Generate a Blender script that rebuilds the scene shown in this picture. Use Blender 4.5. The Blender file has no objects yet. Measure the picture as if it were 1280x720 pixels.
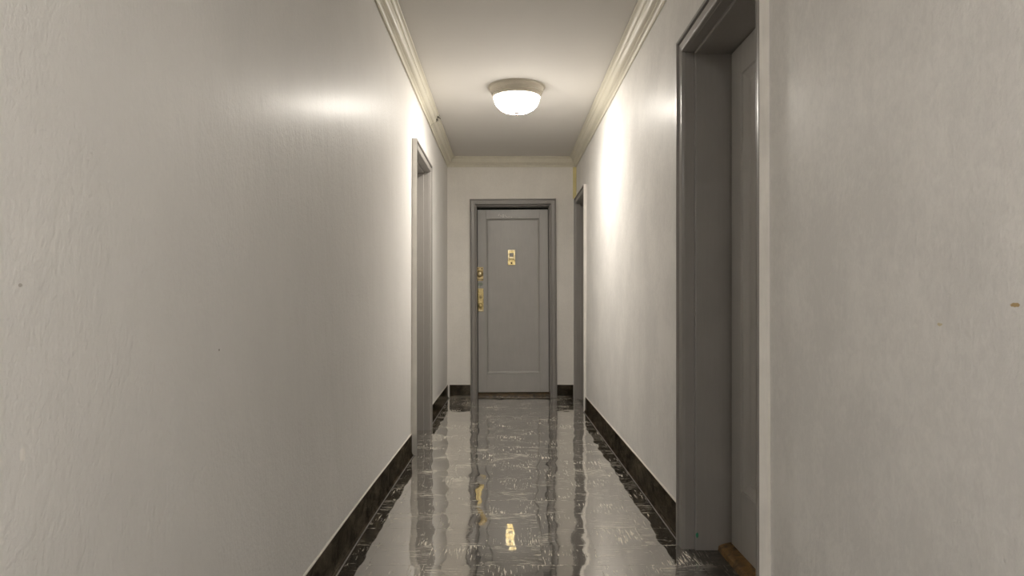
import bpy, bmesh, math, random
from mathutils import Vector, Matrix
random.seed(7)
S = bpy.context.scene
COL = S.collection

# ------------------------------------------------------------------ measures (metres)
F_PX = 890.0                 # focal length for a 1280 px wide frame
CAM_Z = 1.04
D = 7.686                    # distance to the end wall
Y0 = -5.6                    # the corridor goes on behind the viewer
CEIL = 2.596
TH = 0.24                    # wall thickness

# ------------------------------------------------------------------ node helpers
def new_mat(name):
    m = bpy.data.materials.new(name); m.use_nodes = True
    nt = m.node_tree; nt.nodes.clear()
    out = nt.nodes.new('ShaderNodeOutputMaterial')
    b = nt.nodes.new('ShaderNodeBsdfPrincipled')
    nt.links.new(b.outputs[0], out.inputs[0])
    return m, nt, b

class N:
    """tiny helper round a node tree"""
    def __init__(s, nt): s.nt = nt
    def add(s, t, **kw):
        n = s.nt.nodes.new(t)
        for k, v in kw.items(): setattr(n, k, v)
        return n
    def put(s, sock, v):
        if hasattr(v, 'is_linked') or isinstance(v, bpy.types.NodeSocket): s.nt.links.new(v, sock)
        else: sock.default_value = v
    def math(s, op, a, b=0.0, c=0.0, clamp=False):
        n = s.add('ShaderNodeMath', operation=op); n.use_clamp = clamp
        s.put(n.inputs[0], a); s.put(n.inputs[1], b); s.put(n.inputs[2], c)
        return n.outputs[0]
    def mix(s, f, a, b):
        n = s.add('ShaderNodeMix', data_type='RGBA')
        s.put(n.inputs[0], f); s.put(n.inputs[6], a); s.put(n.inputs[7], b)
        return n.outputs[2]
    def obj(s): return s.add('ShaderNodeTexCoord').outputs['Object']
    def scale(s, v, sc, loc=(0, 0, 0)):
        n = s.add('ShaderNodeMapping'); s.put(n.inputs[0], v)
        n.inputs['Scale'].default_value = sc; n.inputs['Location'].default_value = loc
        return n.outputs[0]
    def noise(s, v, sc, det=2.0, rough=0.5, dist=0.0):
        n = s.add('ShaderNodeTexNoise'); s.put(n.inputs['Vector'], v)
        n.inputs['Scale'].default_value = sc; n.inputs['Detail'].default_value = det
        n.inputs['Roughness'].default_value = rough; n.inputs['Distortion'].default_value = dist
        return n.outputs[0]
    def ramp(s, f, a, b, lo=0.0, hi=1.0):
        n = s.add('ShaderNodeMapRange'); n.clamp = True
        s.put(n.inputs[0], f)
        for i, v in zip((1, 2, 3, 4), (a, b, lo, hi)): n.inputs[i].default_value = v
        return n.outputs[0]
    def bump(s, h, strength, dist, normal=None):
        n = s.add('ShaderNodeBump'); n.inputs['Strength'].default_value = strength
        n.inputs['Distance'].default_value = dist; s.put(n.inputs['Height'], h)
        if normal is not None: s.put(n.inputs['Normal'], normal)
        return n.outputs[0]
    def xyz(s, v):
        n = s.add('ShaderNodeSeparateXYZ'); s.put(n.inputs[0], v); return n.outputs
    def comb(s, x, y, z):
        n = s.add('ShaderNodeCombineXYZ')
        for i, v in enumerate((x, y, z)): s.put(n.inputs[i], v)
        return n.outputs[0]

def setp(b, **kw):
    for k, v in kw.items():
        b.inputs[{'rough': 'Roughness', 'metal': 'Metallic', 'ior': 'IOR', 'spec': 'Specular IOR Level',
                  'coat': 'Coat Weight', 'coat_rough': 'Coat Roughness'}[k]].default_value = v

# ------------------------------------------------------------------ materials
def wall_material(name, col_a, col_b, rough, bump_s, mottle, streak=0.0, coat=0.0, coat_rough=0.3, marks=()):
    """old painted plaster: roller stipple, faint brush streaks, dull blotches and a satin sheen"""
    m, nt, b = new_mat(name); n = N(nt); v = n.obj()
    big = n.noise(v, 3.0, 4.0, 0.62)
    fib = n.noise(n.scale(v, (1, 1, 0.7)), 60.0, 5.0, 0.75, 0.6)
    st = n.noise(n.scale(v, (5, 5, 0.35)), 6.0, 3.0, 0.6)
    f = n.math('ADD', n.math('MULTIPLY', n.ramp(big, .32, .7), .55), n.math('MULTIPLY', n.ramp(fib, .3, .72), .45))
    f = n.math('ADD', f, n.math('MULTIPLY', n.math('SUBTRACT', st, .5), streak), clamp=True)
    f = n.math('ADD', n.math('MULTIPLY', n.math('SUBTRACT', f, .5), mottle), .5, clamp=True)
    c = n.mix(f, (*col_a, 1), (*col_b, 1))
    # a few rusty and dark nicks with a shape of their own
    sp = n.noise(v, 9.0, 2.0, 0.4)
    c = n.mix(n.ramp(sp, .845, .87), c, (.20, .13, .06, 1))
    X, Y, Z = n.xyz(v)[:3]
    for (my, mz, ry, rz, mc) in marks:
        a = n.math('POWER', n.math('DIVIDE', n.math('SUBTRACT', Y, my), ry), 2.0)
        e = n.math('POWER', n.math('DIVIDE', n.math('SUBTRACT', Z, mz), rz), 2.0)
        rag = n.math('ADD', n.math('ADD', a, e), n.math('MULTIPLY', n.math('SUBTRACT', n.noise(v, 160, 3), .5), 1.6))
        c = n.mix(n.ramp(rag, .6, 1.0, .85, 0), c, (*mc, 1))
    nt.links.new(c, b.inputs['Base Color'])
    stip = n.noise(n.scale(v, (1, 1, .8)), 95.0, 3.0, .6)
    soft = n.noise(n.scale(v, (1, 1, .5)), 22.0, 3.0, .55)
    wave = n.noise(n.scale(v, (1, 1, .45)), 5.0, 2.0, .5)
    nb = n.bump(wave, bump_s, .006)
    nb = n.bump(soft, bump_s, .0024, nb)
    nb = n.bump(stip, bump_s, .0019, nb)
    nt.links.new(nb, b.inputs['Normal'])
    nt.links.new(n.ramp(fib, .3, .7, rough - .05, rough + .07), b.inputs['Roughness'])
    setp(b, coat=coat, coat_rough=coat_rough, spec=.10)
    return m

M = {}
M['wall_gloss'] = wall_material('wall_gloss_paint', (.80, .785, .765), (.845, .83, .81), .52, 1.0, 1.2, .3, .15, .29, [(.963, .833, .006, .011, (.95, .92, .88)), (.955, 1.062, .0045, .0025, (.5, .47, .43)), (1.62, .93, .004, .003, (.3, .27, .24))])
M['wall_paper'] = wall_material('wall_mottled_paint', (.77, .757, .742), (.86, .845, .825), .56, .8, 2.6, .12, .17, .30, [(1.06, 1.035, .011, .0035, (.42, .27, .07)), (1.245, 1.0, .008, .003, (.66, .58, .38))])
M['wall_end'] = wall_material('wall_end_paint', (.79, .765, .72), (.89, .86, .81), .55, .4, 1.2, .3)
M['ceiling'] = wall_material('ceiling_paint', (.70, .68, .65), (.74, .72, .69), .8, .25, .5, .0)

def paint(name, col, rough=.38, vary=.12, chips=0.0, chip_col=(.45, .43, .38), bump_s=.25, coat=0.0):
    m, nt, b = new_mat(name); n = N(nt); v = n.obj()
    big = n.noise(v, 5.0, 4.0, .6)
    grain = n.noise(n.scale(v, (8, 8, .7)), 9.0, 3.0, .6)
    f = n.math('ADD', n.math('MULTIPLY', big, .6), n.math('MULTIPLY', grain, .4))
    lo = tuple(x * (1 - vary) for x in col); hi = tuple(x * (1 + vary) for x in col)
    c = n.mix(n.ramp(f, .35, .65), (*lo, 1), (*hi, 1))
    if chips:
        k = n.noise(v, 26.0, 5.0, .75)
        c = n.mix(n.ramp(k, chips, chips + .012), c, (*chip_col, 1))
    nt.links.new(c, b.inputs['Base Color'])
    nt.links.new(n.bump(grain, bump_s, .0008, n.bump(n.noise(v, 60, 3), bump_s, .0004)), b.inputs['Normal'])
    nt.links.new(n.ramp(big, .3, .7, rough - .06, rough + .08), b.inputs['Roughness'])
    setp(b, coat=coat, coat_rough=.25)
    return m

M['door'] = paint('grey_door_paint', (.45, .438, .42), .36, .05, .78, (.42, .40, .36), .35)
M['frame'] = paint('grey_frame_paint', (.285, .269, .252), .34, .05, .84)
M['edge'] = paint('casing_edge_paint', (.76, .735, .69), .42, .10, .72, (.25, .22, .17))
M['crown'] = paint('cream_crown_paint', (.71, .675, .57), .45, .06)
M['yellow'] = paint('yellowed_strip_paint', (.68, .60, .30), .5, .12)
M['caulk'] = paint('pale_caulk', (.72, .68, .62), .5, .12)
M['lamp_metal'] = paint('lamp_enamel', (.47, .43, .36), .35, .04, bump_s=.05)
M['finial'] = paint('bronze_finial', (.10, .06, .04), .4, .05, bump_s=.05)

def wear_patch(name, col):
    m, nt, b = new_mat(name); b.inputs['Base Color'].default_value = (*col, 1); setp(b, rough=.5); return m
M['scuff'] = wear_patch('bare_primer_scuff', (.66, .64, .60))
M['green_stain'] = wear_patch('green_paint_stain', (.26, .30, .245))
M['green_chip'] = wear_patch('green_paint_chip', (.03, .22, .12))
M['dark_hole'] = wear_patch('dark_hole', (.02, .012, .006))
M['dark_ink'] = wear_patch('dark_engraving', (.05, .03, .015))
M['card'] = wear_patch('grey_card', (.40, .39, .38))

def brass(name, col, rough):
    m, nt, b = new_mat(name); n = N(nt); v = n.obj()
    k = n.noise(v, 40, 4, .65)
    c = n.mix(n.ramp(k, .42, .68), (*col, 1), (col[0] * .55, col[1] * .48, col[2] * .4, 1))
    nt.links.new(c, b.inputs['Base Color']); setp(b, rough=rough, metal=.75)
    nt.links.new(n.bump(k, .3, .0006), b.inputs['Normal'])
    return m
M['brass'] = brass('polished_brass', (.82, .68, .34), .34)
M['old_brass'] = brass('dull_brass', (.62, .50, .27), .42)
M['pale_brass'] = brass('pale_brass', (.95, .84, .58), .28)

def base_material():
    m, nt, b = new_mat('black_vinyl_base'); n = N(nt); v = n.obj()
    k = n.noise(n.scale(v, (1, 1, 1.6)), 7.0, 5.0, .7, .7)
    st = n.noise(n.scale(v, (1, .35, 5)), 16.0, 4.0, .7)
    c = n.mix(n.ramp(k, .42, .72), (.006, .004, .002, 1), (.042, .029, .013, 1))
    c = n.mix(n.ramp(st, .66, .78), c, (.13, .11, .08, 1))
    sp = n.noise(v, 120, 3, .7)
    c = n.mix(n.ramp(sp, .74, .77), c, (.45, .41, .33, 1))
    nt.links.new(c, b.inputs['Base Color'])
    nt.links.new(n.bump(n.noise(v, 9, 2), .35, .003), b.inputs['Normal'])
    setp(b, rough=.6, spec=.0)
    gl = n.add('ShaderNodeBsdfGlossy'); gl.inputs['Roughness'].default_value = .16; gl.inputs['Color'].default_value = (1, .93, .82, 1)
    nt.links.new(b.inputs['Normal'].links[0].from_socket, gl.inputs['Normal'])
    mxs = n.add('ShaderNodeMixShader'); n.put(mxs.inputs[0], n.ramp(k, .35, .7, .03, .17))
    nt.links.new(b.outputs[0], mxs.inputs[1]); nt.links.new(gl.outputs[0], mxs.inputs[2])
    nt.links.new(mxs.outputs[0], [q for q in nt.nodes if q.type == 'OUTPUT_MATERIAL'][0].inputs[0])
    return m
M['base'] = base_material()
M['base_toe'] = paint('base_toe_highlight', (.16, .15, .145), .35, .25, .66, (.45, .42, .37))  # highlight on the toe put into its lighter grey colour, with pale chips

def threshold_material(name, lo, hi):
    m, nt, b = new_mat(name); n = N(nt); v = n.obj()
    k = n.noise(n.scale(v, (1.5, 1.5, 1)), 14, 5, .7, .5)
    c = n.mix(n.ramp(k, .35, .65), (*lo, 1), (*hi, 1))
    c = n.mix(n.ramp(n.noise(v, 60, 4, .7), .68, .74), c, (.42, .36, .26, 1))
    nt.links.new(c, b.inputs['Base Color']); setp(b, rough=.42)
    nt.links.new(n.bump(k, .5, .003), b.inputs['Normal'])
    return m
M['sill'] = threshold_material('worn_wood_sill', (.06, .03, .008), (.30, .17, .05))
M['sill_dark'] = threshold_material('grimy_sill', (.012, .008, .004), (.13, .075, .02))

def floor_material():
    """waxed nine inch vinyl tiles, streaks turned ninety degrees from tile to tile"""
    m, nt, b = new_mat('waxed_vinyl_tile'); n = N(nt); v = n.obj()
    X, Y, Z = n.xyz(v)[:3]
    T = .2286
    u = n.math('DIVIDE', n.math('ADD', X, .0865), T)
    w = n.math('DIVIDE', n.math('SUBTRACT', Y, 2.809), T)
    iu, iw = n.math('FLOOR', u), n.math('FLOOR', w)
    fu, fw = n.math('SUBTRACT', u, iu), n.math('SUBTRACT', w, iw)
    par = n.math('FLOORED_MODULO', n.math('ADD', iu, iw), 2.0)
    wn = n.add('ShaderNodeTexWhiteNoise'); wn.noise_dimensions = '2D'
    n.put(wn.inputs['Vector'], n.comb(iu, iw, 0.0))
    R = n.add('ShaderNodeSeparateColor'); n.put(R.inputs[0], wn.outputs['Color'])
    r1, r2, r3 = R.outputs[0], R.outputs[1], R.outputs[2]
    off = n.comb(n.math('MULTIPLY', r1, 20), n.math('MULTIPLY', r2, 20), 0.0)
    va = n.add('ShaderNodeVectorMath', operation='ADD'); n.put(va.inputs[0], v); n.put(va.inputs[1], off)
    along_x = n.scale(va.outputs[0], (1.0, 15.0, 1)); along_y = n.scale(va.outputs[0], (13.0, 1.0, 1))
    mx = n.add('ShaderNodeMix', data_type='VECTOR')
    n.put(mx.inputs[0], par); n.put(mx.inputs[4], along_x); n.put(mx.inputs[5], along_y)
    sv = mx.outputs[1]
    streak = n.noise(sv, 10.0, 5.0, .74, .10)
    patch = n.noise(v, 4.5, 3.0, .6)
    fleck = n.ramp(n.math('ADD', n.math('MULTIPLY', streak, .8), n.math('MULTIPLY', patch, .32)), .628, .652)
    # pale wax left in some of the joints
    e1 = n.math('MINIMUM', fw, n.math('SUBTRACT', 1.0, fw)); e2 = n.math('MINIMUM', fu, n.math('SUBTRACT', 1.0, fu))
    jn = n.noise(n.scale(v, (1, 1, 1)), 17.0, 4.0, .75)
    j1 = n.math('MULTIPLY', n.ramp(e1, .008, .02, 1, 0), n.ramp(jn, .50, .58))
    j2 = n.math('MULTIPLY', n.ramp(e2, .008, .02, 1, 0), n.ramp(jn, .56, .64))
    # long cross scratches in the wax
    sc = n.noise(n.scale(v, (1.2, 26, 1)), 6.0, 3.0, .6)
    scr = n.math('MULTIPLY', n.ramp(sc, .69, .72), n.ramp(n.noise(v, 8, 3), .45, .55))
    pale = n.math('MAXIMUM', n.math('MAXIMUM', fleck, scr), n.math('MAXIMUM', j1, j2))
    # scuffed unwaxed floor in the door recess and along the toe of the base
    c = n.mix(n.ramp(r3, 0, 1), (.040, .039, .037, 1), (.065, .063, .060, 1))
    c = n.mix(n.ramp(patch, .35, .8), c, (.055, .050, .042, 1))
    rec = n.ramp(X, .735, .775)
    rough_n = n.noise(v, 30, 5, .75)
    c = n.mix(rec, c, n.mix(n.ramp(rough_n, .45, .62), (.010, .007, .004, 1), (.060, .050, .036, 1)))
    c = n.mix(n.math('MULTIPLY', pale, n.math('SUBTRACT', 1.0, n.math('MULTIPLY', rec, .6))), c, (.80, .75, .64, 1))
    nt.links.new(c, b.inputs['Base Color'])
    # uneven wax and slightly tilted tiles
    tilt = n.math('ADD', n.math('MULTIPLY', n.math('SUBTRACT', r1, .5), fu), n.math('MULTIPLY', n.math('SUBTRACT', r2, .5), fw))
    nb = n.bump(tilt, 1.0, .0022)
    nb = n.bump(n.noise(n.scale(v, (1.1, .8, 1)), 4.6, 1.0, .4), 1.0, .0042, nb)
    nb = n.bump(n.noise(v, 34.0, 3.0, .6), 1.0, .00010, nb)
    nt.links.new(nb, b.inputs['Normal'])
    rr = n.math('ADD', n.ramp(n.noise(v, 9, 4, .7), .3, .75, .025, .06), n.math('MULTIPLY', pale, .25))
    rr = n.math('ADD', rr, n.math('MULTIPLY', rec, .25))
    nt.links.new(rr, b.inputs['Roughness'])
    setp(b, spec=.2)
    lw = n.add('ShaderNodeLayerWeight'); lw.inputs['Blend'].default_value = .5; nt.links.new(nb, lw.inputs['Normal'])
    fr = n.math('MULTIPLY_ADD', n.math('POWER', lw.outputs['Facing'], 1.3), .96, .04)
    gl = n.add('ShaderNodeBsdfGlossy'); gl.inputs['Color'].default_value = (1, .985, .96, 1)
    nt.links.new(rr, gl.inputs['Roughness']); nt.links.new(nb, gl.inputs['Normal'])
    mxs = n.add('ShaderNodeMixShader')
    n.put(mxs.inputs[0], n.math('MULTIPLY', fr, n.ramp(n.math('MAXIMUM', n.math('MULTIPLY', pale, .8), n.math('MULTIPLY', rec, .85)), 0, 1, 1, 0)))
    nt.links.new(b.outputs[0], mxs.inputs[1]); nt.links.new(gl.outputs[0], mxs.inputs[2])
    nt.links.new(mxs.outputs[0], [q for q in nt.nodes if q.type == 'OUTPUT_MATERIAL'][0].inputs[0])
    return m
M['floor'] = floor_material()

def emit_material(name, col, strength):
    m, nt, b = new_mat(name)
    b.inputs['Base Color'].default_value = (.9, .88, .84, 1)
    b.inputs['Emission Color'].default_value = (*col, 1); b.inputs['Emission Strength'].default_value = strength
    n = N(nt); z = n.xyz(n.obj())[2]          # the glass is brightest below the bulbs, dimmer up at its rim
    x_, y_, z_ = n.xyz(n.obj())[:3]           # and the rod of the finial leaves a dim spot in the middle
    rr = n.math('SQRT', n.math('ADD', n.math('MULTIPLY', x_, x_), n.math('MULTIPLY', y_, y_)))
    nt.links.new(n.math('MULTIPLY', n.ramp(z, -.188, -.130, strength, strength * .06), n.ramp(rr, .022, .05, .012, 1.0)), b.inputs['Emission Strength'])
    setp(b, rough=.25); return m
M['bowl'] = emit_material('lit_opal_glass', (1.0, .935, .84), 51.0)
M['bowl_b'] = emit_material('lit_opal_glass_cool', (1.0, .96, .90), 73.0)

# ------------------------------------------------------------------ mesh helpers
def finish(name, bm, mat, parent=None, smooth=False, angle=None):
    bmesh.ops.remove_doubles(bm, verts=bm.verts, dist=1e-6)
    bmesh.ops.recalc_face_normals(bm, faces=bm.faces)
    me = bpy.data.meshes.new(name); bm.to_mesh(me); bm.free()
    for mm in (mat if isinstance(mat, (list, tuple)) else [mat]): me.materials.append(mm)
    if smooth:
        for p in me.polygons: p.use_smooth = True
        if angle is not None: me.set_sharp_from_angle(angle=math.radians(angle))
    o = bpy.data.objects.new(name, me); COL.objects.link(o)
    if parent is not None: o.parent = parent
    return o

def empty(name, loc=(0, 0, 0), rot=(0, 0, 0)):
    o = bpy.data.objects.new(name, None); COL.objects.link(o)
    o.location = loc; o.rotation_euler = rot; o.empty_display_size = .1
    return o

def tag(o, label, cat, kind=None, group=None):
    o['label'] = label; o['category'] = cat
    if kind: o['kind'] = kind
    if group: o['group'] = group
    return o

def box(bm, a, b, bevel=0.0, mat=0):
    """a box from corner a to corner b, its edges rounded off"""
    r = bmesh.ops.create_cube(bm, size=1.0)
    vs = r['verts']
    for v in vs:
        v.co = Vector([(a[i] + b[i]) / 2 + v.co[i] * (b[i] - a[i]) for i in range(3)])
    fs = list({f for v in vs for f in v.link_faces})
    for f in fs: f.material_index = mat
    if bevel > 0:
        es = list({e for v in vs for e in v.link_edges})
        bmesh.ops.bevel(bm, geom=es, offset=bevel, segments=2, profile=.5, affect='EDGES', material=-1)
    return bm

def lathe(bm, prof, seg=64, axis='Z', centre=(0, 0, 0), closed=False):
    rings = []
    c = Vector(centre)
    for r, h in prof:
        ring = []
        for i in range(seg):
            a = 2 * math.pi * i / seg
            p = Vector((r * math.cos(a), r * math.sin(a), h))
            if axis == 'V': p = Vector((p.x, p.z, p.y))       # height along local y
            ring.append(bm.verts.new(c + p))
        rings.append(ring)
    for A, B in zip(rings[:-1], rings[1:]):
        for i in range(seg):
            j = (i + 1) % seg
            bm.faces.new((A[i], A[j], B[j], B[i]))
    if closed:
        bm.faces.new(rings[0]); bm.faces.new(rings[-1])
    return bm

def quad(bm, pts, mat=0):
    f = bm.faces.new([bm.verts.new(p) for p in pts]); f.material_index = mat; return f

def arc(c, r, a0, a1, k=6):
    return [(c[0] + r * math.cos(math.radians(a0 + (a1 - a0) * i / k)), c[1] + r * math.sin(math.radians(a0 + (a1 - a0) * i / k))) for i in range(k + 1)]

# ------------------------------------------------------------------ the two long walls lean and bulge a little
def clamp(x, a=0.0, b=1.0): return max(a, min(b, x))
def XL(y, z):
    if y < 3.3: s = 1.0
    elif y < 4.85: s = 1 - .75 * (y - 3.3) / 1.55
    else: s = .45 * clamp((7.6 - y) / 1.8) if y > 5.6 else .3
    return -.638 - .026 * s * clamp(1 - z / 2.3)
def XR(y, z):
    k = clamp((D - y) / 4.4, 0, 1.15)
    lean = .020 * k * clamp((z - 2.16) / .33)
    low = (-.010 + .016 * clamp((D - .6 - y) / 3.4)) * clamp(1 - z / 1.2)
    return .756 + lean + low

ZTOP = CEIL
def long_wall(name, fx, sign, holes, mat, y_from, y_to):
    """inner face on a grid with the door openings left out, thickened outwards"""
    ys = {y_from, y_to}; zs = {0.0, .3, .8, 1.4, 2.16, 2.3, ZTOP}
    for a, b_, h in holes: ys |= {a, b_}; zs.add(h)
    y = y_from
    while y < y_to: ys.add(round(y, 3)); y += .35
    ys, zs = sorted(ys), sorted(zs)
    bm = bmesh.new(); g = {}
    def V(i, j, o):
        k = (i, j, o)
        if k not in g:
            yy, zz = ys[i], zs[j]
            x = fx(yy, zz) if o == 0 else sign * (abs(.70) + TH + .02)
            g[k] = bm.verts.new((x, yy, zz))
        return g[k]
    def solid(i, j):
        if not (0 <= i < len(ys) - 1 and 0 <= j < len(zs) - 1): return False
        cy, cz = (ys[i] + ys[i + 1]) / 2, (zs[j] + zs[j + 1]) / 2
        return not any(a < cy < b_ and cz < h for a, b_, h in holes)
    for i in range(len(ys) - 1):
        for j in range(len(zs) - 1):
            if not solid(i, j): continue
            for o in (0, 1): bm.faces.new((V(i, j, o), V(i + 1, j, o), V(i + 1, j + 1, o), V(i, j + 1, o)))
            for di, dj, e in ((-1, 0, ((i, j), (i, j + 1))), (1, 0, ((i + 1, j), (i + 1, j + 1))), (0, -1, ((i, j), (i + 1, j))), (0, 1, ((i, j + 1), (i + 1, j + 1)))):
                if not solid(i + di, j + dj):
                    (a, b2), (c, d2) = e
                    bm.faces.new((V(a, b2, 0), V(c, d2, 0), V(c, d2, 1), V(a, b2, 1)))
    o = finish(name, bm, mat, smooth=True, angle=25)
    return o

# ------------------------------------------------------------------ doors and their frames
CW = .058        # casing width
OUT_H = 2.146    # outer height of the casing
CASE = [(0, -.03), (0, .0285), (.002, .0305), (.008, .0305), (.011, .028), (.0122, .0125), (.0160, .0125),
        (.018, .0215), (.044, .0195), (.047, .0180), (.049, .0205), (.053, .0205), (.0555, .017), (.0566, .011), (.0566, -.012), (.02, -.03)]

def bent(bm, prof, half, top, z0=0.0, mat_of=None):
    """a moulding run up one side, over the top and down the other with mitred corners; prof = (inset from the outer edge, height off the wall)"""
    rows = []
    for w, h in prof:
        hx, t = half - w, top - w
        rows.append([bm.verts.new(p) for p in ((-hx, h, z0), (-hx, h, t), (hx, h, t), (hx, h, z0))])
    for k, (A, B) in enumerate(zip(rows[:-1], rows[1:])):
        for i in range(3):
            f = bm.faces.new((A[i], A[i + 1], B[i + 1], B[i]))
            if mat_of: f.material_index = mat_of(k)
    for i in (0, 3): bm.faces.new([r[i] for r in rows])
    return bm

REC = .182       # how far the leaf stands back from the wall face
def frame(number, half, origin, rot, label, edge_paint=True, thr=.034, thr_front=.128):
    """local axes: x along the wall, y out into the corridor, z up"""
    t = tag(empty('trim_%d' % number, origin, rot), label, 'door frame', 'structure')
    bm = bmesh.new(); bent(bm, CASE, half, OUT_H, mat_of=(lambda k: 1 if (k == 0 and edge_paint) else 0))
    finish('casing', bm, [M['frame'], M['edge']], t)
    oh, ot = half - CW, OUT_H - CW
    bm = bmesh.new()       # jamb: liner of the recess
    bent(bm, [(-.018, .009), (-.003, .0095), (0, .006), (0, -.24), (-.018, -.24), (-.018, .009)], oh, ot)
    finish('jamb', bm, M['frame'], t)
    bm = bmesh.new()       # stop, a step further in
    bent(bm, [(-.001, -.034), (.009, -.034), (.0105, -.0355), (.0115, -.038), (.0115, -(REC + .05)), (-.001, -(REC + .05))], oh, ot)
    finish('stop', bm, M['frame'], t)
    bm = bmesh.new()       # worn sill under the leaf
    hw = oh - .0125
    pr = [(-thr_front, 0.0), (-thr_front - .004, thr * .55), (-thr_front - .016, thr * .72), (-REC + .012, thr * .93), (-REC - .002, thr), (-REC - .05, thr), (-REC - .05, 0.0)]
    rows = [[bm.verts.new((s * hw, y, z)) for y, z in pr] for s in (-1, -.5, 0, .5, 1)]
    for A, B in zip(rows[:-1], rows[1:]):
        for i in range(len(pr) - 1): bm.faces.new((A[i], A[i + 1], B[i + 1], B[i]))
    for r in (rows[0], rows[-1]): bm.faces.new(r)
    finish('threshold', bm, M['sill' if number == 2 else 'sill_dark'], t)
    return t

def leaf(number, half, origin, rot, label, stile, z_bot, panel=(.244, 1.963), mould=.025, gap=.0045, gap_top=.0045):
    """one-panel door leaf with a sunk panel and a sloping moulding round it"""
    r = tag(empty('door_%d' % number, origin, rot), label, 'door', 'structure')
    hw, top, f, bk = half - CW - .0115 - gap, OUT_H - CW - .0115 - gap_top, -REC, -REC - .044
    a, b_ = hw - stile, 0
    p0, p1 = panel
    bm = bmesh.new()
    def ring(x, z0, z1, y): return [bm.verts.new(q) for q in ((-x, y, z0), (x, y, z0), (x, y, z1), (-x, y, z1))]
    def band(A, B):
        for i in range(4): bm.faces.new((A[i], A[(i + 1) % 4], B[(i + 1) % 4], B[i]))
    xo = hw - stile
    back = ring(hw, z_bot, top, bk); e0 = ring(hw, z_bot, top, f - .002); e1 = ring(hw - .002, z_bot + .002, top - .002, f)
    band(back, e0); band(e0, e1); bm.faces.new(back)
    # stiles and rails meet in fine joints: a hairline groove at each stile
    m0 = ring(xo, p0, p1, f)
    L, Rr = -xo, xo
    g = .0012
    zt, zb = top - .002, z_bot + .002
    def V(x, z, y=f): return bm.verts.new((x, y, z))
    for s in (-1, 1):
        quad(bm, [(s * (hw - .002), f, zb), (s * (hw - .002), f, zt), (s * (xo + g), f, zt), (s * (xo + g), f, zb)])
        quad(bm, [(s * (xo + g), f, zb), (s * (xo + g), f, zt), (s * xo, f - .003, zt), (s * xo, f - .003, zb)]) if False else None
    for z0, z1 in ((zb, p0), (p1, zt)):
        quad(bm, [(-xo + g, f, z0), (xo - g, f, z0), (xo - g, f, z1), (-xo + g, f, z1)])
        for s in (-1, 1):
            quad(bm, [(s * (xo + g), f, z0), (s * (xo + g), f, z1), (s * xo, f - .003, z1), (s * xo, f - .003, z0)])
            quad(bm, [(s * (xo - g), f, z0), (s * (xo - g), f, z1), (s * xo, f - .003, z1), (s * xo, f - .003, z0)])
    for s in (-1, 1): quad(bm, [(s * (xo + g), f, p0), (s * (xo + g), f, p1), (s * xo, f, p1), (s * xo, f, p0)])
    for z, s in ((p0, 1), (p1, -1)):
        for q in (-1, 1): quad(bm, [(q * xo, f, z), (q * (xo - g), f, z), (q * (xo - g), f - .0005, z + s * .001), (q * xo, f - .0005, z + s * .001)])
    prev = m0
    for w, y in ((.0015, f + .0035), (.006, f + .0045), (.0095, f + .002), (.011, f - .004), (mould * .8 - .004, f - .0165), (mould * .8, f - .0185), (mould - .001, f - .0195), (mould, f - .021)):
        cur = ring(xo - w, p0 + w, p1 - w, y); band(prev, cur); prev = cur
    bm.faces.new(prev)
    o = finish('door_leaf', bm, M['door'], r)
    return r

def basis(side, y_mid, x_face):
    """origin and rotation of a door frame on one of the long walls"""
    if side == 'R': return (x_face, y_mid, 0), (0, 0, math.radians(90))
    return (x_face, y_mid, 0), (0, 0, math.radians(-90))

# door places: (outer casing from, to) along the corridor
NEAR = (2.048, 3.048); LEFT = (4.815, 5.82); FAR = (6.71, 7.668)
def hole(d): return (d[0] + CW - .0175, d[1] - CW + .0175, OUT_H - CW + .0175)

w = tag(long_wall('wall_left', XL, -1, [hole(LEFT)], M['wall_gloss'], Y0, D + TH), 'long beige painted wall with a satin sheen and one grey door at its far end', 'wall', 'structure')
w = tag(long_wall('wall_right', XR, 1, [hole(NEAR), hole(FAR)], M['wall_paper'], Y0, D + TH), 'beige mottled wall with a near recessed grey door and a far one in the corner', 'wall', 'structure')

# end wall, with its door opening
BX0, BX1 = -.3825, .5455                 # outer casing of the end door at mid height
bcx, bhalf = (BX0 + BX1) / 2, (BX1 - BX0) / 2
bm = bmesh.new()
hx0, hx1, hz = bcx - bhalf + CW - .0165, bcx + bhalf - CW + .0165, OUT_H - CW + .0165
for a, b_ in (((-.70, D, 0), (hx0, D + TH, ZTOP)), ((hx1, D, 0), (.79, D + TH, ZTOP)), ((hx0, D, hz), (hx1, D + TH, ZTOP))): box(bm, a, b_)
tag(finish('wall_back', bm, M['wall_end']), 'narrow end wall facing the viewer around the middle grey door', 'wall', 'structure')
bm = bmesh.new(); box(bm, (-.95, Y0 - .2, 0), (1.0, Y0, ZTOP))
tag(finish('wall_front', bm, M['wall_end']), 'end wall closing the corridor behind the viewer', 'wall', 'structure')
bm = bmesh.new(); box(bm, (-1.05, Y0 - .2, -.15), (1.1, D + TH + .1, 0))
tag(finish('floor', bm, M['floor']), 'shiny dark grey waxed tile floor with pale flecks and mirror reflections', 'floor', 'structure')
bm = bmesh.new(); box(bm, (-1.05, Y0 - .2, CEIL), (1.1, D + TH + .1, CEIL + .15))
tag(finish('ceiling', bm, M['ceiling']), 'flat pale ceiling between the cream crown mouldings', 'ceiling', 'structure')

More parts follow.
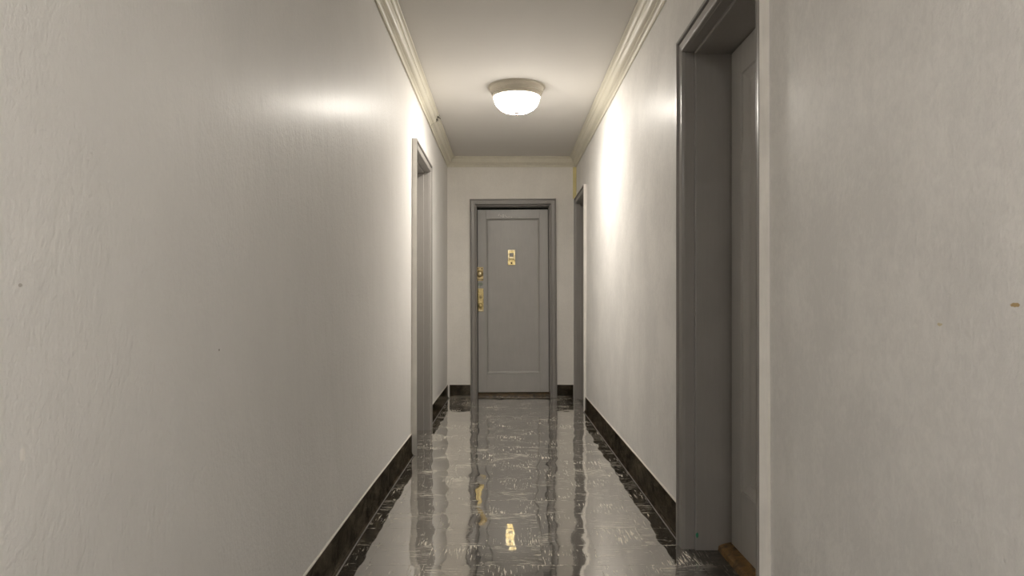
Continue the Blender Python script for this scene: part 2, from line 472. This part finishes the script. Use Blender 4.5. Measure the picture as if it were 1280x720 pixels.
# frames and leaves; the end door hangs a touch out of plumb
TILT = math.radians(.33)
frame(1, bhalf, (bcx, D, 0), (0, TILT, math.pi), 'grey painted frame around the door in the end wall', edge_paint=False, thr=.034)
endroot = leaf(1, bhalf, (bcx, D, 0), (0, TILT, math.pi), 'grey one-panel door in the end wall with brass locks and chime', (.094), .039, gap_top=.0185)
for num, side, dd, txt in ((2, 'R', NEAR, 'deep recessed grey one-panel door nearest the viewer, beside the near casing'),
                           (3, 'L', LEFT, 'grey door opposite the bare right wall, seen edge-on in the long shiny wall'),
                           (4, 'R', FAR, 'grey door squeezed into the corner next to the end wall')):
    o, r = basis(side, (dd[0] + dd[1]) / 2, .756 if side == 'R' else -.634)
    hf = (dd[1] - dd[0]) / 2
    frame(num, hf, o, r, {2: 'grey door frame nearest the viewer with a deep jamb and worn brown sill',
                          3: 'grey door frame on the long shiny wall, past its dark base',
                          4: 'grey door frame in the far corner touching the end wall'}[num])
    leaf(num, hf, o, r, txt, .122 if num == 2 else .13, .026 if num == 2 else .036, panel=(.273, 1.958), mould=.05 if num == 2 else .03, gap=.012 if num == 2 else .005)

# ------------------------------------------------------------------ brass on the end door (local: x is mirrored, y towards the viewer)
PXS = 890.0 / (D + REC)
def dl(px, py):
    """photo place on the leaf -> local x, z of the end door"""
    X = (px - 633) / PXS; Zc = CAM_Z + (377 - py) / PXS
    # undo the small lean
    dx, dz = X - bcx, Zc
    c, s = math.cos(TILT), math.sin(TILT)
    x2, z2 = dx * c - dz * s, dx * s + dz * c
    return -x2, z2
FY = -REC
# upper lock: plate, ring, cylinder
x, z = dl(601.6, 342.0)
bm = bmesh.new(); box(bm, (x - .0375, FY - .001, z - .075), (x + .0375, FY + .005, z + .075), .002)
plate = finish('deadbolt_plate', bm, M['old_brass'], endroot); plate['label'] = 'upper dull brass deadbolt plate'
bm = bmesh.new(); lathe(bm, [(.037, FY + .004), (.037, FY + .010), (.034, FY + .015), (.030, FY + .017), (.026, FY + .020), (.024, FY + .028), (.021, FY + .031), (.0, FY + .031)], 32, 'V', (x, 0, z + .003))
finish('lock_cylinder', bm, M['old_brass'], plate, True, 40)
bm = bmesh.new(); lathe(bm, [(.013, FY + .031), (.012, FY + .034), (.010, FY + .035), (0, FY + .035)], 24, 'V', (x, 0, z + .003))
cy = finish('key_plug', bm, M['pale_brass'], plate, True, 40)
bm = bmesh.new(); box(bm, (x - .0012, FY + .0345, z - .003), (x + .0012, FY + .0356, z + .010), .0003)
finish('keyhole', bm, M['dark_hole'], plate)
for sx in (-.0215, .0215):
    bm = bmesh.new(); lathe(bm, [(.0075, FY + .0045), (.007, FY + .0065), (.004, FY + .0075), (0, FY + .0075)], 16, 'V', (x + sx, 0, z + .058))
    finish('screw', bm, M['dark_ink'], plate, True, 40)
bm = bmesh.new()
for k in range(7):
    xx = x - .034 + k * .0105
    box(bm, (xx, FY + .0045, z - .066 - (k % 2) * .002), (xx + .006, FY + .0056, z - .058 + (k % 3) * .003), .0004)
finish('engraved_marking', bm, M['dark_ink'], plate)
# greenish smear of old paint between the two locks
x2, z2 = dl(602.0, 354.8)
bm = bmesh.new(); random.seed(3)
pts = []
for k in range(22):
    a = 2 * math.pi * k / 22; rr = random.uniform(.75, 1.1)
    pts.append((x2 + .030 * rr * math.cos(a), FY + .0008, z2 + .022 * rr * math.sin(a)))
quad(bm, pts)
r_ = bmesh.ops.extrude_face_region(bm, geom=list(bm.faces))
bmesh.ops.translate(bm, verts=[v for v in r_['geom'] if isinstance(v, bmesh.types.BMVert)], vec=(0, -.0012, 0))
finish('paint_smear', bm, M['green_stain'], endroot)
# lower lock: long plate with key cylinder and knob
x, z = dl(602.3, 374.5)
bm = bmesh.new(); box(bm, (x - .031, FY - .001, z - .128), (x + .031, FY + .004, z + .128), .0015)
box(bm, (x - .029, FY + .003, z - .123), (x + .029, FY + .0075, z + .124), .003)
plate = finish('lock_plate', bm, M['brass'], endroot); plate['label'] = 'long polished brass lock plate with a small knob'
bm = bmesh.new(); box(bm, (x - .029, FY + .006, z - .126), (x + .029, FY + .013, z - .108), .004)
finish('plate_lip', bm, M['pale_brass'], plate)
_, zc = dl(602, 370.4)
bm = bmesh.new(); lathe(bm, [(.019, FY + .006), (.018, FY + .011), (.015, FY + .013), (.013, FY + .016), (0, FY + .016)], 24, 'V', (x, 0, zc))
finish('lock_cylinder', bm, M['old_brass'], plate, True, 40)
bm = bmesh.new(); box(bm, (x - .0012, FY + .0155, zc - .008), (x + .0012, FY + .0166, zc + .008), .0003); box(bm, (x - .006, FY + .0155, zc - .0012), (x + .006, FY + .0166, zc + .0012), .0003)
finish('keyhole', bm, M['dark_hole'], plate)
_, zk = dl(602, 381.2)
bm = bmesh.new(); lathe(bm, [(.024, FY + .006), (.023, FY + .010), (.013, FY + .013), (.011, FY + .024), (.016, FY + .029), (.0225, FY + .036), (.0245, FY + .043), (.0225, FY + .050), (.016, FY + .055), (.007, FY + .0575), (0, FY + .058)], 32, 'V', (x + .001, 0, zk))
finish('knob', bm, M['brass'], plate, True, 50)
# door chime with a card window
x, z = dl(641.4, 321.7)
bm = bmesh.new(); box(bm, (x - .041, FY - .016, z - .0845), (x + .041, FY - .007, z + .0845), .002)
plate = finish('chime_plate', bm, M['brass'], endroot); plate['label'] = 'brass door chime plate with a small grey card window'
Fp = FY - .007
bm = bmesh.new()
for a, b_ in (((x - .040, z - .026), (x - .030, z + .083)), ((x + .030, z - .026), (x + .040, z + .083)), ((x - .030, z + .074), (x + .030, z + .083))):
    box(bm, (a[0], Fp - .001, a[1]), (b_[0], Fp + .006, b_[1]), .0015)
finish('bezel', bm, M['pale_brass'], plate)
bm = bmesh.new(); box(bm, (x - .022, Fp - .001, z + .008), (x + .022, Fp + .003, z + .049), .001)
finish('card_window', bm, M['card'], plate)
bm = bmesh.new(); box(bm, (x - .026, Fp - .001, z - .014), (x + .026, Fp + .012, z + .006), .004)
finish('knocker_lip', bm, M['pale_brass'], plate)
bm = bmesh.new()
for k in range(6):
    xx = x - .026 + k * .009
    box(bm, (xx, Fp - .0005, z - .027 - (k % 2) * .001), (xx + .0055, Fp + .0012, z - .020 + (k % 3 == 1) * .002), .0003)
finish('engraved_marking', bm, M['dark_ink'], plate)
bm = bmesh.new(); lathe(bm, [(.0095, Fp - .0005), (.0095, Fp + .0015), (.007, Fp + .002), (.0065, Fp + .0005), (0, Fp + .0005)], 20, 'V', (x, 0, z - .063))
finish('push_button', bm, M['dark_hole'], plate, True, 40)
# bare scuffs near the top rail of the end door
bm = bmesh.new(); random.seed(11)
for k in range(15):
    px = 626 + k * 1.15 + random.uniform(-.6, .6); py = 270.2 + random.uniform(-1.2, .9) - (1.3 if k in (0, 1, 5) else 0)
    if k > 8: py = 271.2 + random.uniform(-.3, .3)
    cx_, cz_ = dl(px, py); rx, rz = random.uniform(.005, .011), random.uniform(.004, .012 if k < 8 else .006)
    quad(bm, [(cx_ + rx * random.uniform(.6, 1.2) * math.cos(a), FY + .0006, cz_ + rz * random.uniform(.6, 1.2) * math.sin(a)) for a in [i * math.pi / 4 for i in range(8)]])
r_ = bmesh.ops.extrude_face_region(bm, geom=list(bm.faces))
bmesh.ops.translate(bm, verts=[v for v in r_['geom'] if isinstance(v, bmesh.types.BMVert)], vec=(0, -.001, 0))
finish('paint_scuff', bm, M['scuff'], endroot)

# ------------------------------------------------------------------ crown moulding: (out from wall, down from ceiling)
CROWN = ([(.073, .0), (.073, .004), (.079, .004), (.079, .010), (.0765, .0125)] +
         [(.0765 - .020 * math.sin(t * math.pi / 2), .0125 + .022 * (1 - math.cos(t * math.pi / 2))) for t in (.2, .4, .6, .8, 1.0)] +
         [(.0525, .0355), (.0525, .0415), (.050, .0435)] +
         [(.027 + .022 * math.cos(t * math.pi / 2), .0455 + .026 * math.sin(t * math.pi / 2)) for t in (0, .2, .4, .6, .8, 1.0)] +
         [(.0235, .073), (.0235, .0785)] +
         [(.0225 - .013 * math.sin(t * math.pi / 2), .080 + .012 * (1 - math.cos(t * math.pi / 2)) + .002 * t) for t in (.25, .5, .75, 1.0)] +
         [(.0095, .0975), (.0115, .0985), (.0115, .1045), (.009, .106), (.005, .106), (.005, .098), (-.012, .098), (-.012, 0)])
def side_crown(name, fx, inward, ys, mitre_end=None, drop=0.0):
    bm = bmesh.new(); rows = []
    for k, y in enumerate(ys):
        row = []
        for p, q in CROWN:
            base = -.638 if inward > 0 else .756
            lean = (fx(y, 2.49) - base) * clamp(q / .106)
            yy = y
            if mitre_end is not None and k == len(ys) - 1: yy = D - max(p, 0) - .0015
            row.append(bm.verts.new((base + lean + inward * p, yy, CEIL - q - (drop if q > 0 else 0))))
        rows.append(row)
    for A, B in zip(rows[:-1], rows[1:]):
        for i in range(len(CROWN) - 1): bm.faces.new((A[i], A[i + 1], B[i + 1], B[i]))
    for r in (rows[0], rows[-1]): bm.faces.new(r)
    return finish(name, bm, M['crown'], smooth=True, angle=32)
CRACK = 5.93
tag(side_crown('trim_5', XL, 1, [Y0, -1, 1, 3.3, 4.85, CRACK - .004]), 'long cream crown moulding above the shiny wall, ending at a crack', 'moulding', 'structure')
tag(side_crown('trim_6', XL, 1, [CRACK, 6.6, D], True, .003), 'short cream crown moulding from the crack to the far corner above the shiny wall', 'moulding', 'structure')
tag(side_crown('trim_7', XR, -1, [Y0, -1, 1, 2.6, 3.4, 5, 6.5, D], True), 'cream crown moulding above the wall with the near recessed door', 'moulding', 'structure')
bm = bmesh.new(); random.seed(2); pr = [q for q in CROWN if .004 <= q[1] <= .0445]; rows = []
for k, (p, q) in enumerate(pr):
    y = CRACK - .03 + random.uniform(-.02, .02) + .05 * (k % 4 > 1); wd = random.uniform(.035, .075)
    rows.append([bm.verts.new((-.638 + p + .0025, yy, CEIL - q - .0042)) for yy in (y, y + wd)])
for A, B in zip(rows[:-1], rows[1:]): bm.faces.new((A[0], A[1], B[1], B[0]))
finish('plaster_crack', bm, M['dark_hole'], bpy.data.objects['trim_6'])
bm = bmesh.new(); rows = []
for s in (-1, 1):
    rows.append([bm.verts.new(((-.638 + max(p, 0) + .003) if s < 0 else (.756 - max(p, 0) - .003), D - p, CEIL - q)) for p, q in CROWN])
for i in range(len(CROWN) - 1): bm.faces.new((rows[0][i], rows[0][i + 1], rows[1][i + 1], rows[1][i]))
for r in rows: bm.faces.new(r)
tag(finish('trim_8', bm, M['crown'], smooth=True, angle=32), 'short cream crown moulding across the top of the end wall', 'moulding', 'structure')
# yellowed strip in the far corner of the end wall
bm = bmesh.new(); box(bm, (.7175, D - .004, 2.150), (.7545, D + .002, 2.4925), .0012)
tag(finish('trim_9', bm, M['yellow']), 'narrow yellowed strip in the corner of the end wall above the corner door', 'strip', 'structure')

# ------------------------------------------------------------------ black cove base, pale caulk on its top edge, toe line painted grey as a highlight
BH = .142
BPROF = [(-.004, BH), (.004, BH), (.0055, BH - .0015), (.006, .030)] + [(.006 + .013 * (1 - math.cos(t * math.pi / 2)), .030 - .026 * math.sin(t * math.pi / 2)) for t in (.25, .5, .75, 1)]
TOE = [(.019, .004), (.0245, .003), (.026, 0.0), (-.004, 0.0)]
def base_run(name, pts, label):
    """pts: function(z) -> list of (x, y) along the wall plus unit normals into the corridor"""
    bm = bmesh.new(); prof = BPROF + TOE; rows = []
    for P, nrm in pts:
        rows.append([bm.verts.new((P(z)[0] + nrm[0] * p, P(z)[1] + nrm[1] * p, z)) for p, z in prof])
    for A, B in zip(rows[:-1], rows[1:]):
        for i in range(len(prof) - 1):
            f = bm.faces.new((A[i], A[i + 1], B[i + 1], B[i]))
            if i in (len(BPROF) - 1, len(BPROF)): f.material_index = 1
    for r in (rows[0], rows[-1]): bm.faces.new(r)
    o = tag(finish(name, bm, [M['base'], M['base_toe']], smooth=True, angle=40), label, 'baseboard', 'structure')
    bm = bmesh.new(); rows = []
    for k, (P, nrm) in enumerate(pts):
        q = P(BH); rows.append([bm.verts.new((q[0] + nrm[0] * p, q[1] + nrm[1] * p, BH + h)) for p, h in ((-.003, -.0005), (.0045, -.0005), (.004, .003), (.0005, .0065), (-.003, .0065))])
    for A, B in zip(rows[:-1], rows[1:]):
        for i in range(5): bm.faces.new((A[i], A[(i + 1) % 5], B[(i + 1) % 5], B[i]))
    for r in (rows[0], rows[-1]): bm.faces.new(r)
    c = finish('caulk_line', bm, M['caulk'], o); c['label'] = 'pale line of caulk and wall paint along the top edge'
    return o
def run_l(y0, y1, n=14): return [((lambda z, y=y: (XL(y, z), y)), (1, 0)) for y in [y0 + (y1 - y0) * i / n for i in range(n + 1)]]
def run_r(y0, y1, n=14): return [((lambda z, y=y: (XR(y, z), y)), (-1, 0)) for y in [y0 + (y1 - y0) * i / n for i in range(n + 1)]]
def run_b(x0, x1): return [((lambda z, x=x: (x, D)), (0, -1)) for x in (x0, x1)]
base_run('baseboard_left', run_l(Y0 + .01, LEFT[0] - .003, 24), 'long black base along the shiny wall, running towards the viewer')
base_run('baseboard_left.001', run_l(LEFT[1] + .003, D - .004), 'short black base between the shiny wall door and the end wall')
base_run('baseboard_back', run_b(-.612, BX0 - .006), 'short black base on the end wall beside the brass-lock side of the door')
base_run('baseboard_back.001', run_b(BX1 + .002, .722), 'short black base on the end wall between its door and the corner door')
base_run('baseboard_right', run_r(NEAR[1] + .003, FAR[0] - .003, 16), 'black base between the near recessed door and the corner door')
base_run('baseboard_right.001', run_r(Y0 + .01, NEAR[0] - .003, 16), 'black base on the mottled wall on the viewer side of the near door')

# paint chip low on the near jamb
bm = bmesh.new(); random.seed(5)
jx = .756 + .046; 
quad(bm, [(jx - .004 + .006 * random.uniform(.6, 1.1) * math.cos(a), NEAR[1] - CW - .0125, .062 + .013 * random.uniform(.6, 1.1) * math.sin(a)) for a in [i * math.pi / 5 for i in range(10)]])
r_ = bmesh.ops.extrude_face_region(bm, geom=list(bm.faces))
bmesh.ops.translate(bm, verts=[v for v in r_['geom'] if isinstance(v, bmesh.types.BMVert)], vec=(0, .002, 0))
chip = finish('paint_chip', bm, M['green_chip'])
fr2 = bpy.data.objects['trim_2']
chip.parent = fr2
chip.matrix_parent_inverse = Matrix.LocRotScale(Vector(fr2.location), fr2.rotation_euler, None).inverted()

# ------------------------------------------------------------------ ceiling lamps
def lamp(loc, bowl, label):
    t = tag(empty('ceiling_light', loc), label, 'lamp')
    bm = bmesh.new()
    lathe(bm, [(.0, .0), (.207, .0), (.209, -.003), (.207, -.006), (.197, -.008), (.1935, -.012), (.1935, -.030), (.191, -.035), (.186, -.038), (.150, -.038)], 96)
    finish('mounting_pan', bm, M['lamp_metal'], t, True, 30)
    bm = bmesh.new()
    lathe(bm, [(.188, -.036), (.1895, -.040), (.187, -.044), (.182, -.0455), (.1835, -.049), (.1815, -.053), (.176, -.055), (.1775, -.060), (.1775, -.071), (.175, -.0755), (.170, -.0765), (.168, -.072), (.160, -.050)], 96)
    finish('trim_ring', bm, M['lamp_metal'], t, True, 30)
    bm = bmesh.new()
    prof = [(.158, -.058), (.1635, -.066), (.1665, -.077)]
    for k in range(1, 17):
        a = k / 16 * math.pi / 2
        prof.append((.1665 * math.cos(a) ** .88 if k < 16 else 0.0, -.077 - .112 * math.sin(a)))
    lathe(bm, prof, 96)
    finish('glass_bowl', bm, bowl, t, True)
    bm = bmesh.new()
    lathe(bm, [(.0, -.183), (.019, -.184), (.0205, -.1875), (.018, -.191), (.009, -.194), (.0055, -.197), (.0065, -.200), (.004, -.2045), (0, -.206)], 24)
    f = finish('finial', bm, M['finial'], t, True, 40); f['label'] = 'small brown finial under the bowl'
    return t
lamp((.0745, 5.17, CEIL), M['bowl'], 'round flush ceiling lamp with a glowing white bowl, hanging before the end wall')
lamp((.0745, -1.1, CEIL), M['bowl_b'], 'matching flush ceiling lamp behind the viewer, lighting the near walls')

# ------------------------------------------------------------------ world, camera, colour
W = bpy.data.worlds.new('world'); S.world = W; W.use_nodes = True
W.node_tree.nodes['Background'].inputs[0].default_value = (0, 0, 0, 1)
cam = bpy.data.cameras.new('camera'); co = bpy.data.objects.new('camera', cam); COL.objects.link(co)
co.location = (0, 0, CAM_Z); co.rotation_euler = (math.pi / 2, 0, 0)
cam.sensor_fit = 'HORIZONTAL'; cam.sensor_width = 36; cam.lens = 36 * F_PX / 1280
cam.shift_x = 7 / 1280; cam.shift_y = 17 / 1280
cam.clip_start = .02
S.camera = co
S.view_settings.view_transform = 'Standard'; S.view_settings.look = 'None'
S.view_settings.gamma = 1; S.view_settings.use_curve_mapping = False
S.view_settings.exposure = 2.24
S.cycles.caustics_reflective = False
S.cycles.max_bounces = 16; S.cycles.diffuse_bounces = 10; S.cycles.glossy_bounces = 8
